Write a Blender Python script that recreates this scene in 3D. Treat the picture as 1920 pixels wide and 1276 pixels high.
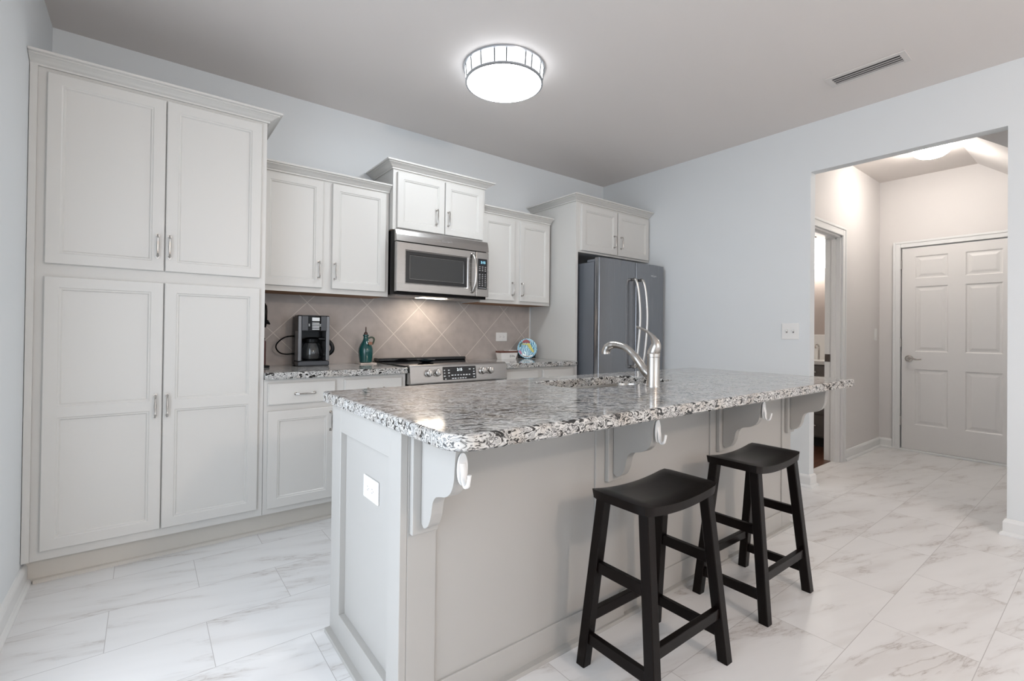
import bpy, bmesh, math, random
from mathutils import Vector, Matrix
for _o in list(bpy.data.objects): bpy.data.objects.remove(_o)
SC = bpy.context.scene
COL = SC.collection
R = math.radians
# ------------------------------------------------------------------ camera
cam = bpy.data.cameras.new('camera'); co = bpy.data.objects.new('camera', cam); COL.objects.link(co)
cam.sensor_fit = 'HORIZONTAL'; cam.sensor_width = 36.0
cam.lens = 891.43 / 1920 * 36.0; cam.shift_y = -21.3 / 1920; cam.clip_start = 0.02
_y, _p, _r = R(37.6233), R(0.4372), R(0.6261)
_f = Vector((math.sin(_y)*math.cos(_p), math.cos(_y)*math.cos(_p), math.sin(_p)))
_rt = Vector((math.cos(_y), -math.sin(_y), 0)); _up = _rt.cross(_f)
_r2 = _rt*math.cos(_r) + _up*math.sin(_r); _u2 = -_rt*math.sin(_r) + _up*math.cos(_r)
M = Matrix((_r2, _u2, -_f)).transposed().to_4x4(); M.translation = (0.4014, -3.5743, 1.1525)
co.matrix_world = M
SC.camera = co
# ------------------------------------------------------------------ light and exposure
SC.view_settings.view_transform = 'Standard'; SC.view_settings.look = 'None'
SC.view_settings.gamma = 1.0; SC.view_settings.use_curve_mapping = False
SC.view_settings.exposure = 0.64
W = bpy.data.worlds.new('world'); SC.world = W; W.use_nodes = True
W.node_tree.nodes['Background'].inputs[0].default_value = (0.75, 0.86, 1, 1)
W.node_tree.nodes['Background'].inputs[1].default_value = 1.0
KITCHEN_LAMP = 18.6     # emission of the flush lamp's diffuser
HALL_LAMP = 38.0
def light(name, kind, loc, energy, color, rot=(0, 0, 0), **kw):
    l = bpy.data.lights.new(name, kind); o = bpy.data.objects.new(name, l); COL.objects.link(o)
    o.location = loc; o.rotation_euler = rot; l.energy = energy; l.color = color
    for k, v in kw.items(): setattr(l, k, v)
    return o
# daylight through the two windows of the rear wall, and the living-area lamp behind the camera
for wx in (0.95, 3.2):
    light('window_daylight', 'AREA', (wx, -7.40, 1.55), 8, (0.80, 0.90, 1.0), (R(90), 0, 0), shape='RECTANGLE', size=1.3, size_y=1.5)
light('garden_door_daylight', 'AREA', (-0.06, -2.45, 1.12), 18, (0.84, 0.91, 1.0), (0, R(-90), 0), shape='RECTANGLE', size=1.9, size_y=1.7)
light('living_lamp_light', 'POINT', (2.0, -5.9, 2.50), 60, (1.0, 0.83, 0.71), shadow_soft_size=0.11)

# ------------------------------------------------------------------ materials
def mat(name, color=(.8, .8, .8), rough=.5, metal=0.0, bump=0.0, bscale=60, var=0.0, spec=.5, coat=0.0, emit=None, estr=0, trans=0, alpha=1):
    m = bpy.data.materials.new(name); m.use_nodes = True
    nt = m.node_tree; b = nt.nodes['Principled BSDF']
    b.inputs['Base Color'].default_value = (*color, 1); b.inputs['Roughness'].default_value = rough
    b.inputs['Metallic'].default_value = metal; b.inputs['Specular IOR Level'].default_value = spec
    b.inputs['Coat Weight'].default_value = coat; b.inputs['Transmission Weight'].default_value = trans
    b.inputs['Alpha'].default_value = alpha
    if emit: b.inputs['Emission Color'].default_value = (*emit, 1); b.inputs['Emission Strength'].default_value = estr
    tc = nt.nodes.new('ShaderNodeTexCoord')
    n = nt.nodes.new('ShaderNodeTexNoise'); n.inputs['Scale'].default_value = bscale; n.inputs['Detail'].default_value = 3
    nt.links.new(tc.outputs['Object'], n.inputs['Vector'])
    if bump:
        bp = nt.nodes.new('ShaderNodeBump'); bp.inputs['Strength'].default_value = bump; bp.inputs['Distance'].default_value = .002
        nt.links.new(n.outputs['Fac'], bp.inputs['Height']); nt.links.new(bp.outputs['Normal'], b.inputs['Normal'])
    if var:
        mx = nt.nodes.new('ShaderNodeMix'); mx.data_type = 'RGBA'
        mx.inputs[6].default_value = (*[c*(1-var) for c in color], 1); mx.inputs[7].default_value = (*[min(1, c*(1+var)) for c in color], 1)
        n2 = nt.nodes.new('ShaderNodeTexNoise'); n2.inputs['Scale'].default_value = 3.0
        nt.links.new(tc.outputs['Object'], n2.inputs['Vector'])
        nt.links.new(n2.outputs['Fac'], mx.inputs[0]); nt.links.new(mx.outputs[2], b.inputs['Base Color'])
    return m
def nodes(m): return m.node_tree.nodes, m.node_tree.links, m.node_tree.nodes['Principled BSDF']
def ramp(N, stops, interp='LINEAR'):
    r = N.new('ShaderNodeValToRGB'); r.color_ramp.interpolation = interp
    e = r.color_ramp.elements
    while len(e) < len(stops): e.new(.5)
    for i, (p, c) in enumerate(stops): e[i].position = p; e[i].color = (*c, 1) if len(c) == 3 else c
    return r

PAINT = mat('wall_paint', (.775, .81, .83), .75, bump=.12, bscale=220)
CEIL = mat('ceiling_paint', (.77, .73, .705), .9, bump=.2, bscale=160)
HALLP = mat('hall_paint', (.74, .72, .71), .75, bump=.12, bscale=220)
TRIM = mat('trim_white', (.80, .81, .81), .35)
CAB = mat('cabinet_white', (.645, .635, .61), .38, bump=.03, bscale=30)
CABG = mat('cabinet_toe', (.62, .59, .54), .5)
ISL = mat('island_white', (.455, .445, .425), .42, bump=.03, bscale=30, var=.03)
DOORW = mat('door_white', (.76, .75, .74), .4)
NICKEL = mat('brushed_nickel', (.52, .50, .475), .27, 1.0, bump=.04, bscale=400)
CHROME = mat('chrome', (.85, .85, .86), .08, 1.0)
BRONZE = mat('dark_bronze', (.12, .10, .09), .35, .9)
BLACKW = mat('black_wood', (.005, .003, .0025), .28, spec=.17, bump=.08, bscale=40, var=.3)
BLACKP = mat('black_plastic', (.004, .004, .0045), .22, spec=.14)
BLACKG = mat('black_glass', (.008, .008, .009), .06, spec=.6)
DARKIN = mat('dark_inside', (.02, .019, .018), .6)
WOODU = mat('raw_wood_underside', (.30, .15, .07), .6, var=.25)
GLASS = mat('clear_glass', (.9, .92, .93), .03, trans=1.0)
WPLAST = mat('white_plastic', (.86, .86, .85), .32)
SCREW = mat('plate_slot', (.25, .25, .25), .5)
TEAL = mat('teal_glaze', (.006, .07, .068), .15, spec=.5, var=.45, coat=.4)
CORK = mat('brown_cork', (.22, .11, .06), .7)
RUST = mat('rust_charm', (.30, .13, .08), .5)
OLIVE = mat('olive_glaze', (.07, .10, .07), .25)
WHITEC = mat('white_ceramic', (.82, .81, .79), .25)
BROWNL = mat('brown_lid', (.13, .045, .03), .35)
INK = mat('dark_ink', (.03, .03, .03), .6)
LEGEND = mat('light_legend', (.75, .77, .78), .5)
DIMLEG = mat('grey_legend', (.38, .38, .39), .5)
LCDB = mat('blue_display', (.02, .05, .08), .3, emit=(.35, .75, 1.0), estr=1.3)
LCDW = mat('white_display', (.1, .1, .1), .3, emit=(.85, .95, 1.0), estr=1.3)
GREYV = mat('vent_grey', (.42, .40, .39), .5)
TAUPEW = mat('bathroom_taupe', (.42, .36, .33), .7)
GREYW = mat('vanity_grey', (.16, .145, .135), .5, var=.2)

def steel(name, base, rough, sx, sz):
    m = mat(name, base, rough, 1.0); N, L, b = nodes(m)
    tc = N.new('ShaderNodeTexCoord'); mp = N.new('ShaderNodeMapping'); mp.inputs['Scale'].default_value = (sx, 40, sz)
    n = N.new('ShaderNodeTexNoise'); n.inputs['Scale'].default_value = 1; n.inputs['Detail'].default_value = 4
    L.new(tc.outputs['Object'], mp.inputs['Vector']); L.new(mp.outputs['Vector'], n.inputs['Vector'])
    r = ramp(N, [(.3, (rough-.025,)*3), (.7, (rough+.03,)*3)]); L.new(n.outputs['Fac'], r.inputs['Fac']); L.new(r.outputs['Color'], b.inputs['Roughness'])
    return m
STEEL = steel('brushed_steel', (.50, .485, .47), .25, 3, 260)
FSTEEL = steel('fridge_steel', (.30, .305, .32), .25, 160, 2)
FSIDE = mat('fridge_side_grey', (.17, .185, .21), .35, .3)
SINKS = steel('sink_steel', (.55, .53, .50), .22, 60, 60)

def granite(name, sc=1.0):
    m = mat(name, (.6, .6, .58), .09, spec=.55); N, L, b = nodes(m)
    tc = N.new('ShaderNodeTexCoord'); rt = N.new('ShaderNodeMapping'); rt.inputs['Rotation'].default_value = (0, 0, R(27))
    mp = N.new('ShaderNodeMapping'); mp.inputs['Scale'].default_value = (20*sc, 66*sc, 56*sc)
    L.new(tc.outputs['Object'], rt.inputs['Vector']); L.new(rt.outputs['Vector'], mp.inputs['Vector'])
    n = N.new('ShaderNodeTexNoise'); n.inputs['Scale'].default_value = 1.0; n.inputs['Detail'].default_value = 4; n.inputs['Roughness'].default_value = .55; n.inputs['Distortion'].default_value = 1.1
    L.new(mp.outputs['Vector'], n.inputs['Vector'])
    r = ramp(N, [(.30, (.008, .008, .008)), (.395, (.02, .019, .019)), (.43, (.14, .14, .135)), (.455, (.53, .525, .51)), (.50, (.68, .68, .66)), (.532, (.61, .61, .60)), (.55, (.07, .07, .07)), (.578, (.10, .10, .10)), (.605, (.60, .60, .59)), (.70, (.32, .32, .315))])
    L.new(n.outputs['Fac'], r.inputs['Fac'])
    n2 = N.new('ShaderNodeTexNoise'); n2.inputs['Scale'].default_value = 16*sc; n2.inputs['Detail'].default_value = 3; L.new(tc.outputs['Object'], n2.inputs['Vector'])
    r2 = ramp(N, [(.45, (1, 1, 1)), (.72, (.86, .80, .74))]); L.new(n2.outputs['Fac'], r2.inputs['Fac'])
    mx = N.new('ShaderNodeMix'); mx.data_type = 'RGBA'; mx.blend_type = 'MULTIPLY'; mx.inputs[0].default_value = 1
    L.new(r.outputs['Color'], mx.inputs[6]); L.new(r2.outputs['Color'], mx.inputs[7]); L.new(mx.outputs[2], b.inputs['Base Color'])
    return m
GRANITE = granite('granite')

def floor_mat():
    m = mat('marble_tile_floor', (.8, .8, .8), .30, spec=.45); N, L, b = nodes(m)
    tc = N.new('ShaderNodeTexCoord')
    mp = N.new('ShaderNodeMapping'); mp.inputs['Location'].default_value = (-0.607+.0, 2.62, 0)
    L.new(tc.outputs['Object'], mp.inputs['Vector'])
    br = N.new('ShaderNodeTexBrick'); br.offset = .5; br.inputs['Scale'].default_value = 1
    br.inputs['Brick Width'].default_value = .617; br.inputs['Row Height'].default_value = .3165
    br.inputs['Mortar Size'].default_value = .0012; br.inputs['Mortar Smooth'].default_value = .2
    br.inputs['Color1'].default_value = (0, 0, 0, 1); br.inputs['Color2'].default_value = (1, 1, 1, 1)
    L.new(mp.outputs['Vector'], br.inputs['Vector'])
    # per-tile offset of the veins
    add = N.new('ShaderNodeVectorMath'); add.operation = 'MULTIPLY_ADD'
    sc = N.new('ShaderNodeVectorMath'); sc.operation = 'SCALE'; sc.inputs['Scale'].default_value = 7.0
    L.new(br.outputs['Color'], sc.inputs[0]); 
    a2 = N.new('ShaderNodeVectorMath'); a2.operation = 'ADD'; L.new(tc.outputs['Object'], a2.inputs[0]); L.new(sc.outputs[0], a2.inputs[1])
    rv = N.new('ShaderNodeMapping'); rv.inputs['Rotation'].default_value = (0, 0, R(17)); L.new(a2.outputs[0], rv.inputs['Vector'])
    mv = N.new('ShaderNodeMapping'); mv.inputs['Scale'].default_value = (1.7, 9.0, 1); L.new(rv.outputs['Vector'], mv.inputs['Vector'])
    n = N.new('ShaderNodeTexNoise'); n.inputs['Scale'].default_value = 1.5; n.inputs['Detail'].default_value = 6; n.inputs['Roughness'].default_value = .6; n.inputs['Distortion'].default_value = .35
    L.new(mv.outputs['Vector'], n.inputs['Vector'])
    veins = ramp(N, [(.462, (0, 0, 0)), (.494, (.35, .35, .35)), (.50, (.85, .85, .85)), (.506, (.35, .35, .35)), (.538, (0, 0, 0))]); L.new(n.outputs['Fac'], veins.inputs['Fac'])
    nb = N.new('ShaderNodeTexNoise'); nb.inputs['Scale'].default_value = 1.1; nb.inputs['Detail'].default_value = 3; L.new(mv.outputs['Vector'], nb.inputs['Vector'])
    msk = ramp(N, [(.48, (0, 0, 0)), (.66, (1, 1, 1))]); L.new(nb.outputs['Fac'], msk.inputs['Fac'])
    mul = N.new('ShaderNodeMath'); mul.operation = 'MULTIPLY'; L.new(veins.outputs['Color'], mul.inputs[0]); L.new(msk.outputs['Color'], mul.inputs[1])
    base = ramp(N, [(.32, (.80, .80, .80)), (.52, (.775, .775, .775)), (.68, (.69, .68, .672))]); L.new(nb.outputs['Fac'], base.inputs['Fac'])
    mx = N.new('ShaderNodeMix'); mx.data_type = 'RGBA'; L.new(mul.outputs[0], mx.inputs[0]); L.new(base.outputs['Color'], mx.inputs[6]); mx.inputs[7].default_value = (.36, .32, .29, 1)
    g = N.new('ShaderNodeMix'); g.data_type = 'RGBA'; L.new(br.outputs['Fac'], g.inputs[0]); L.new(mx.outputs[2], g.inputs[6]); g.inputs[7].default_value = (.47, .455, .45, 1)
    L.new(g.outputs[2], b.inputs['Base Color'])
    return m
FLOOR = floor_mat()

def tile_mat():
    m = mat('diamond_tile', (.4, .36, .33), .35, spec=.4); N, L, b = nodes(m)
    tc = N.new('ShaderNodeTexCoord'); mp = N.new('ShaderNodeMapping'); mp.vector_type = 'TEXTURE'
    # lattice vertices every 0.436 m at z = 1.351, the half-way ones at z = 1.133; wall lies in the XZ plane
    sx = N.new('ShaderNodeSeparateXYZ'); L.new(tc.outputs['Object'], sx.inputs[0])
    def lin(ax, az, c):
        m1 = N.new('ShaderNodeMath'); m1.operation = 'MULTIPLY_ADD'; L.new(sx.outputs['X'], m1.inputs[0]); m1.inputs[1].default_value = ax; m1.inputs[2].default_value = c
        m2 = N.new('ShaderNodeMath'); m2.operation = 'MULTIPLY_ADD'; L.new(sx.outputs['Z'], m2.inputs[0]); m2.inputs[1].default_value = az; L.new(m1.outputs[0], m2.inputs[2])
        f = N.new('ShaderNodeMath'); f.operation = 'PINGPONG'; L.new(m2.outputs[0], f.inputs[0]); f.inputs[1].default_value = .5
        return f
    kx, kz = 1/.4352, 1/.4352
    x0, z0 = 1.309, 1.351
    p = lin(kx, kz, -(x0*kx+z0*kz)); q = lin(kx, -kz, -(x0*kx-z0*kz))
    mn = N.new('ShaderNodeMath'); mn.operation = 'MINIMUM'; L.new(p.outputs[0], mn.inputs[0]); L.new(q.outputs[0], mn.inputs[1])
    lt = N.new('ShaderNodeMath'); lt.operation = 'LESS_THAN'; L.new(mn.outputs[0], lt.inputs[0]); lt.inputs[1].default_value = .0075
    n = N.new('ShaderNodeTexNoise'); n.inputs['Scale'].default_value = 14; n.inputs['Detail'].default_value = 4; L.new(tc.outputs['Object'], n.inputs['Vector'])
    r = ramp(N, [(.3, (.43, .385, .36)), (.7, (.50, .45, .42))]); L.new(n.outputs['Fac'], r.inputs['Fac'])
    g = N.new('ShaderNodeMix'); g.data_type = 'RGBA'; L.new(lt.outputs[0], g.inputs[0]); L.new(r.outputs['Color'], g.inputs[6]); g.inputs[7].default_value = (.70, .655, .60, 1)
    L.new(g.outputs[2], b.inputs['Base Color'])
    return m
TILE = tile_mat()

def wood_floor():
    m = mat('dark_wood_floor', (.1, .04, .02), .35); N, L, b = nodes(m)
    tc = N.new('ShaderNodeTexCoord'); mp = N.new('ShaderNodeMapping'); mp.inputs['Scale'].default_value = (3, 40, 1); L.new(tc.outputs['Object'], mp.inputs['Vector'])
    n = N.new('ShaderNodeTexNoise'); n.inputs['Scale'].default_value = 1; n.inputs['Detail'].default_value = 5; L.new(mp.outputs['Vector'], n.inputs['Vector'])
    r = ramp(N, [(.3, (.05, .018, .01)), (.7, (.15, .06, .03))]); L.new(n.outputs['Fac'], r.inputs['Fac']); L.new(r.outputs['Color'], b.inputs['Base Color'])
    return m
WOODF = wood_floor()

def sea_mat():
    m = mat('painted_sea_glaze', (.1, .4, .6), .2, coat=.3); N, L, b = nodes(m)
    tc = N.new('ShaderNodeTexCoord'); w = N.new('ShaderNodeTexWave'); w.inputs['Scale'].default_value = 24; w.inputs['Distortion'].default_value = 9; w.inputs['Detail'].default_value = 2
    L.new(tc.outputs['Object'], w.inputs['Vector'])
    r = ramp(N, [(.0, (.02, .08, .25)), (.25, (.06, .30, .50)), (.55, (.16, .55, .68)), (.85, (.55, .80, .85))]); L.new(w.outputs['Fac'], r.inputs['Fac']); L.new(r.outputs['Color'], b.inputs['Base Color'])
    return m
SEA = sea_mat()
YEL = mat('yellow_glaze', (.62, .58, .12), .25, var=.3)
REDG = mat('dark_red_glaze', (.28, .015, .025), .25, var=.4)
DGRN = mat('dark_green_glaze', (.02, .09, .06), .25, var=.3)
PINK = mat('pink_glaze', (.55, .16, .28), .25, var=.3)

# ------------------------------------------------------------------ mesh helpers
def quad(bm, pts):
    return bm.faces.new([bm.verts.new(p) for p in pts])
def bx(bm, x0, x1, y0, y1, z0, z1, bev=0.0, seg=2):
    t = bmesh.new()
    v = [t.verts.new((x, y, z)) for x in (x0, x1) for y in (y0, y1) for z in (z0, z1)]
    for f in ((0, 1, 3, 2), (4, 6, 7, 5), (0, 4, 5, 1), (2, 3, 7, 6), (0, 2, 6, 4), (1, 5, 7, 3)): t.faces.new([v[i] for i in f])
    if bev: bmesh.ops.bevel(t, geom=list(t.edges), offset=bev, segments=seg, affect='EDGES', profile=.5)
    merge(bm, t)
def merge(bm, t, mtx=None):
    if mtx: bmesh.ops.transform(t, matrix=mtx, verts=t.verts)
    m = bpy.data.meshes.new('tmp'); t.to_mesh(m); t.free(); bm.from_mesh(m); bpy.data.meshes.remove(m)
def tube(bm, pts, rad, n=10, cap=True, sq=None):
    pts = [Vector(p) for p in pts]; k = len(pts)
    rad = rad if isinstance(rad, (list, tuple)) else [rad]*k
    T = [(pts[min(i+1, k-1)]-pts[max(i-1, 0)]).normalized() for i in range(k)]
    a = T[0].orthogonal().normalized() if sq is None else (Vector(sq) - T[0]*T[0].dot(Vector(sq))).normalized()
    rings = []
    for i in range(k):
        a = (a - T[i]*a.dot(T[i])).normalized(); b = T[i].cross(a)
        rx, ry = rad[i] if isinstance(rad[i], tuple) else (rad[i], rad[i])
        rings.append([bm.verts.new(pts[i]+a*rx*math.cos(2*math.pi*j/n)+b*ry*math.sin(2*math.pi*j/n)) for j in range(n)])
    for i in range(k-1):
        for j in range(n): bm.faces.new((rings[i][j], rings[i][(j+1) % n], rings[i+1][(j+1) % n], rings[i+1][j]))
    if cap: bm.faces.new(rings[0][::-1]); bm.faces.new(rings[-1])
def smooth_path(pts, n=6):
    P = [Vector(p) for p in pts]; out = []
    for i in range(len(P)-1):
        a, b, c, d = P[max(i-1, 0)], P[i], P[i+1], P[min(i+2, len(P)-1)]
        for s in range(n):
            t = s/n; out.append(.5*((2*b)+(c-a)*t+(2*a-5*b+4*c-d)*t*t+(3*b-a-3*c+d)*t**3))
    out.append(P[-1]); return out
def lathe(bm, prof, c=(0, 0, 0), n=32, axis='z', cap=True):
    rings = []
    for r, h in prof:
        ring = []
        for j in range(n):
            a = 2*math.pi*j/n; p = (r*math.cos(a), r*math.sin(a), h)
            if axis == 'y': p = (p[0], p[2], p[1])
            if axis == 'x': p = (p[2], p[0], p[1])
            ring.append(bm.verts.new(Vector(p)+Vector(c)))
        rings.append(ring)
    for a, b in zip(rings, rings[1:]):
        for j in range(n): bm.faces.new((a[j], a[(j+1) % n], b[(j+1) % n], b[j]))
    if cap:
        bm.faces.new(rings[0][::-1]); bm.faces.new(rings[-1])
def prism(bm, pts, d, axis='z', base=0.0):
    """extrude a 2-D outline along an axis"""
    def P(a, b, h):
        return {'z': (a, b, h), 'x': (h, a, b), 'y': (a, h, b)}[axis]
    lo = [bm.verts.new(P(a, b, base)) for a, b in pts]; hi = [bm.verts.new(P(a, b, base+d)) for a, b in pts]
    n = len(pts)
    for i in range(n): bm.faces.new((lo[i], lo[(i+1) % n], hi[(i+1) % n], hi[i]))
    bm.faces.new(lo[::-1]); bm.faces.new(hi)
def sweep(bm, path, prof, side=1):
    """mitred sweep in plan: path of (x,y); prof of (out,z); out is to the right of travel * side"""
    P = [Vector((a, b)) for a, b in path]; k = len(P); nrm = []
    seg = [(P[i+1]-P[i]).normalized() for i in range(k-1)]
    N = [Vector((s.y, -s.x))*side for s in seg]
    for i in range(k):
        if i == 0: nrm.append(N[0])
        elif i == k-1: nrm.append(N[-1])
        else:
            m = (N[i-1]+N[i]).normalized(); nrm.append(m/m.dot(N[i]))
    rings = [[bm.verts.new((P[i].x+nrm[i].x*o, P[i].y+nrm[i].y*o, z)) for o, z in prof] for i in range(k)]
    n = len(prof)
    for a, b in zip(rings, rings[1:]):
        for j in range(n): bm.faces.new((a[j], a[(j+1) % n], b[(j+1) % n], b[j]))
    bm.faces.new(rings[0][::-1]); bm.faces.new(rings[-1])
def rrect(x0, x1, y0, y1, r, n=6):
    rs = r if isinstance(r, (list, tuple)) else [r]*4
    out = []
    for (cx, cy, a0), q in zip(((x1, y1, 0), (x0, y1, 90), (x0, y0, 180), (x1, y0, 270)), rs):
        sx = -1 if cx == x1 else 1; sy = -1 if cy == y1 else 1
        for i in range(n+1):
            a = R(a0+90*i/n); out.append((cx+sx*q+q*math.cos(a), cy+sy*q+q*math.sin(a)))
    return out
ORG = {}
def finish(name, bm, m, parent=None, smooth=False, angle=35):
    bmesh.ops.remove_doubles(bm, verts=bm.verts, dist=1e-6)
    bmesh.ops.recalc_face_normals(bm, faces=bm.faces)
    me = bpy.data.meshes.new(name)
    o = bpy.data.objects.new(name, me); COL.objects.link(o)
    if parent is not None:
        off = ORG.get(parent.name, Vector((0, 0, 0))); bmesh.ops.translate(bm, vec=-off, verts=bm.verts)
        o.parent = parent; ORG[o.name] = off
    bm.to_mesh(me); bm.free(); me.materials.append(m)
    if smooth:
        for p in me.polygons: p.use_smooth = True
        try: me.set_sharp_from_angle(angle=R(angle))
        except Exception: pass
    return o
def tag(o, label=None, cat=None, group=None, kind=None):
    if label: o['label'] = label
    if cat: o['category'] = cat
    if group: o['group'] = group
    if kind: o['kind'] = kind
    return o
def thing(name, loc, label, cat, group=None):
    o = bpy.data.objects.new(name, None); COL.objects.link(o); o.location = loc; o.empty_display_size = .05
    ORG[o.name] = Vector(loc)
    return tag(o, label, cat, group)
def struct(name, bm, m, **k): return tag(finish(name, bm, m, **k), kind='structure')
def box_obj(name, dims, m, parent=None, bev=0, **k):
    bm = bmesh.new(); bx(bm, *dims, bev); return finish(name, bm, m, parent, **k)
def text_mesh(bm, s, size, mtx, ext=.0006):
    cu = bpy.data.curves.new('t', 'FONT'); cu.body = s; cu.size = size; cu.extrude = ext; cu.align_x = 'CENTER'; cu.align_y = 'CENTER'; cu.resolution_u = 3
    o = bpy.data.objects.new('t', cu); COL.objects.link(o)
    dg = bpy.context.evaluated_depsgraph_get(); dg.update()
    me = bpy.data.meshes.new_from_object(o.evaluated_get(dg)); me.transform(mtx); bm.from_mesh(me)
    bpy.data.meshes.remove(me); bpy.data.objects.remove(o); bpy.data.curves.remove(cu)
FACE_Y = Matrix.Rotation(R(90), 4, 'X')           # text standing in the XZ plane, read from -y

def panel_door(bm, x0, x1, z0, z1, yf, th, xs, zs, prof, ch=.003):
    """slab with recessed (or raised) panels. xs, zs: hole ranges; prof: (inset, depth) rings"""
    xb = sorted({x0+ch, x1-ch, *[v for h in xs for v in h]}); zb = sorted({z0+ch, z1-ch, *[v for h in zs for v in h]})
    hx = {tuple(h) for h in xs}; hz = {tuple(h) for h in zs}
    for i in range(len(xb)-1):
        for j in range(len(zb)-1):
            a, b, c, d = xb[i], xb[i+1], zb[j], zb[j+1]
            if (a, b) in hx and (c, d) in hz:
                prev = [(a, yf, c), (b, yf, c), (b, yf, d), (a, yf, d)]
                for ins, dep in prof:
                    cur = [(a+ins, yf+dep, c+ins), (b-ins, yf+dep, c+ins), (b-ins, yf+dep, d-ins), (a+ins, yf+dep, d-ins)]
                    for k in range(4): quad(bm, (prev[k], prev[(k+1) % 4], cur[(k+1) % 4], cur[k]))
                    prev = cur
                quad(bm, prev)
            else: quad(bm, ((a, yf, c), (b, yf, c), (b, yf, d), (a, yf, d)))
    A = [(x0+ch, yf, z0+ch), (x1-ch, yf, z0+ch), (x1-ch, yf, z1-ch), (x0+ch, yf, z1-ch)]
    B = [(x0, yf+ch, z0), (x1, yf+ch, z0), (x1, yf+ch, z1), (x0, yf+ch, z1)]
    D = [(p[0], yf+th, p[2]) for p in B]
    for P, Q in ((A, B), (B, D)):
        for k in range(4): quad(bm, (P[k], P[(k+1) % 4], Q[(k+1) % 4], Q[k]))
    quad(bm, D)
SHAKER = [(.004, .0035), (.009, .0035), (.014, .0095), (.015, .0095)]
def pull(parent, c, vertical=True, yd=-.63, length=.105):
    """arched bar pull on a door face at y = yd"""
    pts = [(-.5, 0), (-.5, .022), (-.36, .030), (-.15, .026), (0, .0285), (.15, .026), (.36, .030), (.5, .022), (.5, 0)]
    rad = [.0050, .0048, .0042, .0048, .0058, .0048, .0042, .0048, .0050]
    P = [((c[0], yd-o, c[1]+t*length) if vertical else (c[0]+t*length, yd-o, c[1])) for t, o in pts]
    bm = bmesh.new(); tube(bm, P, rad, 8)
    for t in (-.5, .5):
        q = (c[0], yd, c[1]+t*length) if vertical else (c[0]+t*length, yd, c[1])
        lathe(bm, [(.0085, -.003), (.0085, .001)], q, 10, 'y')
    return finish('handle', bm, NICKEL, parent, smooth=True)
def cab_door(parent, x0, x1, z0, z1, yf, mid=None, fr=.055, handle=None, vertical=True, kind='door', th=.019):
    bm = bmesh.new(); h = (x0+fr, x1-fr)
    zs = [(z0+fr, z1-fr)] if mid is None else [(z0+fr, mid-fr/2), (mid+fr/2, z1-fr)]
    if kind == 'drawer': panel_door(bm, x0, x1, z0, z1, yf, th, [], [], [], .006)
    else: panel_door(bm, x0, x1, z0, z1, yf, th, [h], zs, SHAKER)
    d = finish(kind, bm, CAB, parent)
    if handle: pull(d, handle, vertical, yf)
    return d
CROWN = [(0, 0), (.010, 0), (.010, .008), (.020, .014), (.030, .022), (.044, .030), (.052, .033), (.052, .038), (.066, .041), (.066, .051), (0, .051)]
def crown(parent, path, z, side=1, s=1.0):
    bm = bmesh.new(); sweep(bm, path, [(o*s, z+h) for o, h in CROWN], side); return finish('crown_molding', bm, CAB, parent)

# ------------------------------------------------------------------ room shell
H = 2.785; XR = 4.42; XR2 = 4.505; YB0 = -7.5; XE = 6.56; YH = -1.96
OY0, OY1, OZ = -3.138, -2.087, 2.407
def slab(name, dims, m): 
    bm = bmesh.new(); bx(bm, *dims); return struct(name, bm, m)
bm = bmesh.new(); bx(bm, -.14, XR2, YB0-.1, .1, -.1, 0); bx(bm, XR2, XE+.1, -4.4, YH+.06, -.1, 0); struct('floor', bm, FLOOR)
slab('floor_bathroom', (XR2, XE, YH+.06, .1, -.1, 0.0), WOODF)
slab('ceiling', (-.14, 7.2, YB0-.1, .1, H, H+.1), CEIL)
bm = bmesh.new()     # left wall with a glazed garden door beside the camera
GY0, GY1 = -3.40, -1.50; GYM = (GY0+GY1)/2
bx(bm, -.14, -.02, GY1, .1, 0, H); bx(bm, -.14, -.02, YB0-.1, GY0, 0, H); bx(bm, -.14, -.02, GY0, GY1, 2.12, H); struct('wall_left', bm, PAINT)
bm = bmesh.new()
for a, b, c, d in ((GY0, GY0+.07, 0, 2.12), (GY1-.07, GY1, 0, 2.12), (GYM-.04, GYM+.04, 0, 2.12), (GY0+.07, GY1-.07, 0, .08), (GY0+.07, GY1-.07, 2.05, 2.12)): bx(bm, -.13, -.08, a, b, c, d)
w = struct('window_3', bm, TRIM)
for a, b in ((GY0+.07, GYM-.04), (GYM+.04, GY1-.07)): box_obj('pane', (-.108, -.102, a, b, .08, 2.05), GLASS, w)
slab('wall_back', (-.02, XR, 0, .1, 0, H), PAINT)
bm = bmesh.new()
bx(bm, XR, XR2, OY1, .1, 0, H); bx(bm, XR, XR2, YB0-.1, OY0, 0, H); bx(bm, XR, XR2, OY0, OY1, OZ, H); struct('wall_right', bm, PAINT)
bm = bmesh.new()     # rear wall with two window openings
for a, b in ((-.02, .30), (1.60, 2.55), (3.85, XR)): bx(bm, a, b, YB0-.1, YB0, 0, H)
for a, b in ((.30, 1.60), (2.55, 3.85)): bx(bm, a, b, YB0-.1, YB0, 0, .80); bx(bm, a, b, YB0-.1, YB0, 2.3, H)
struct('wall_rear', bm, PAINT)
for i, a in enumerate((.30, 2.55)):
    bm = bmesh.new()
    for d in ((a, a+.05, .80, 2.3), (a+1.25, a+1.30, .80, 2.3), (a, a+1.3, .80, .86), (a, a+1.3, 2.24, 2.3), (a, a+1.3, 1.53, 1.57)):
        bx(bm, d[0], d[1], YB0-.08, YB0-.02, d[2], d[3])
    w = struct('window_%d' % (i+1), bm, TRIM)
    box_obj('pane', (a+.05, a+1.25, YB0-.055, YB0-.05, .86, 2.24), GLASS, w)
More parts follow.
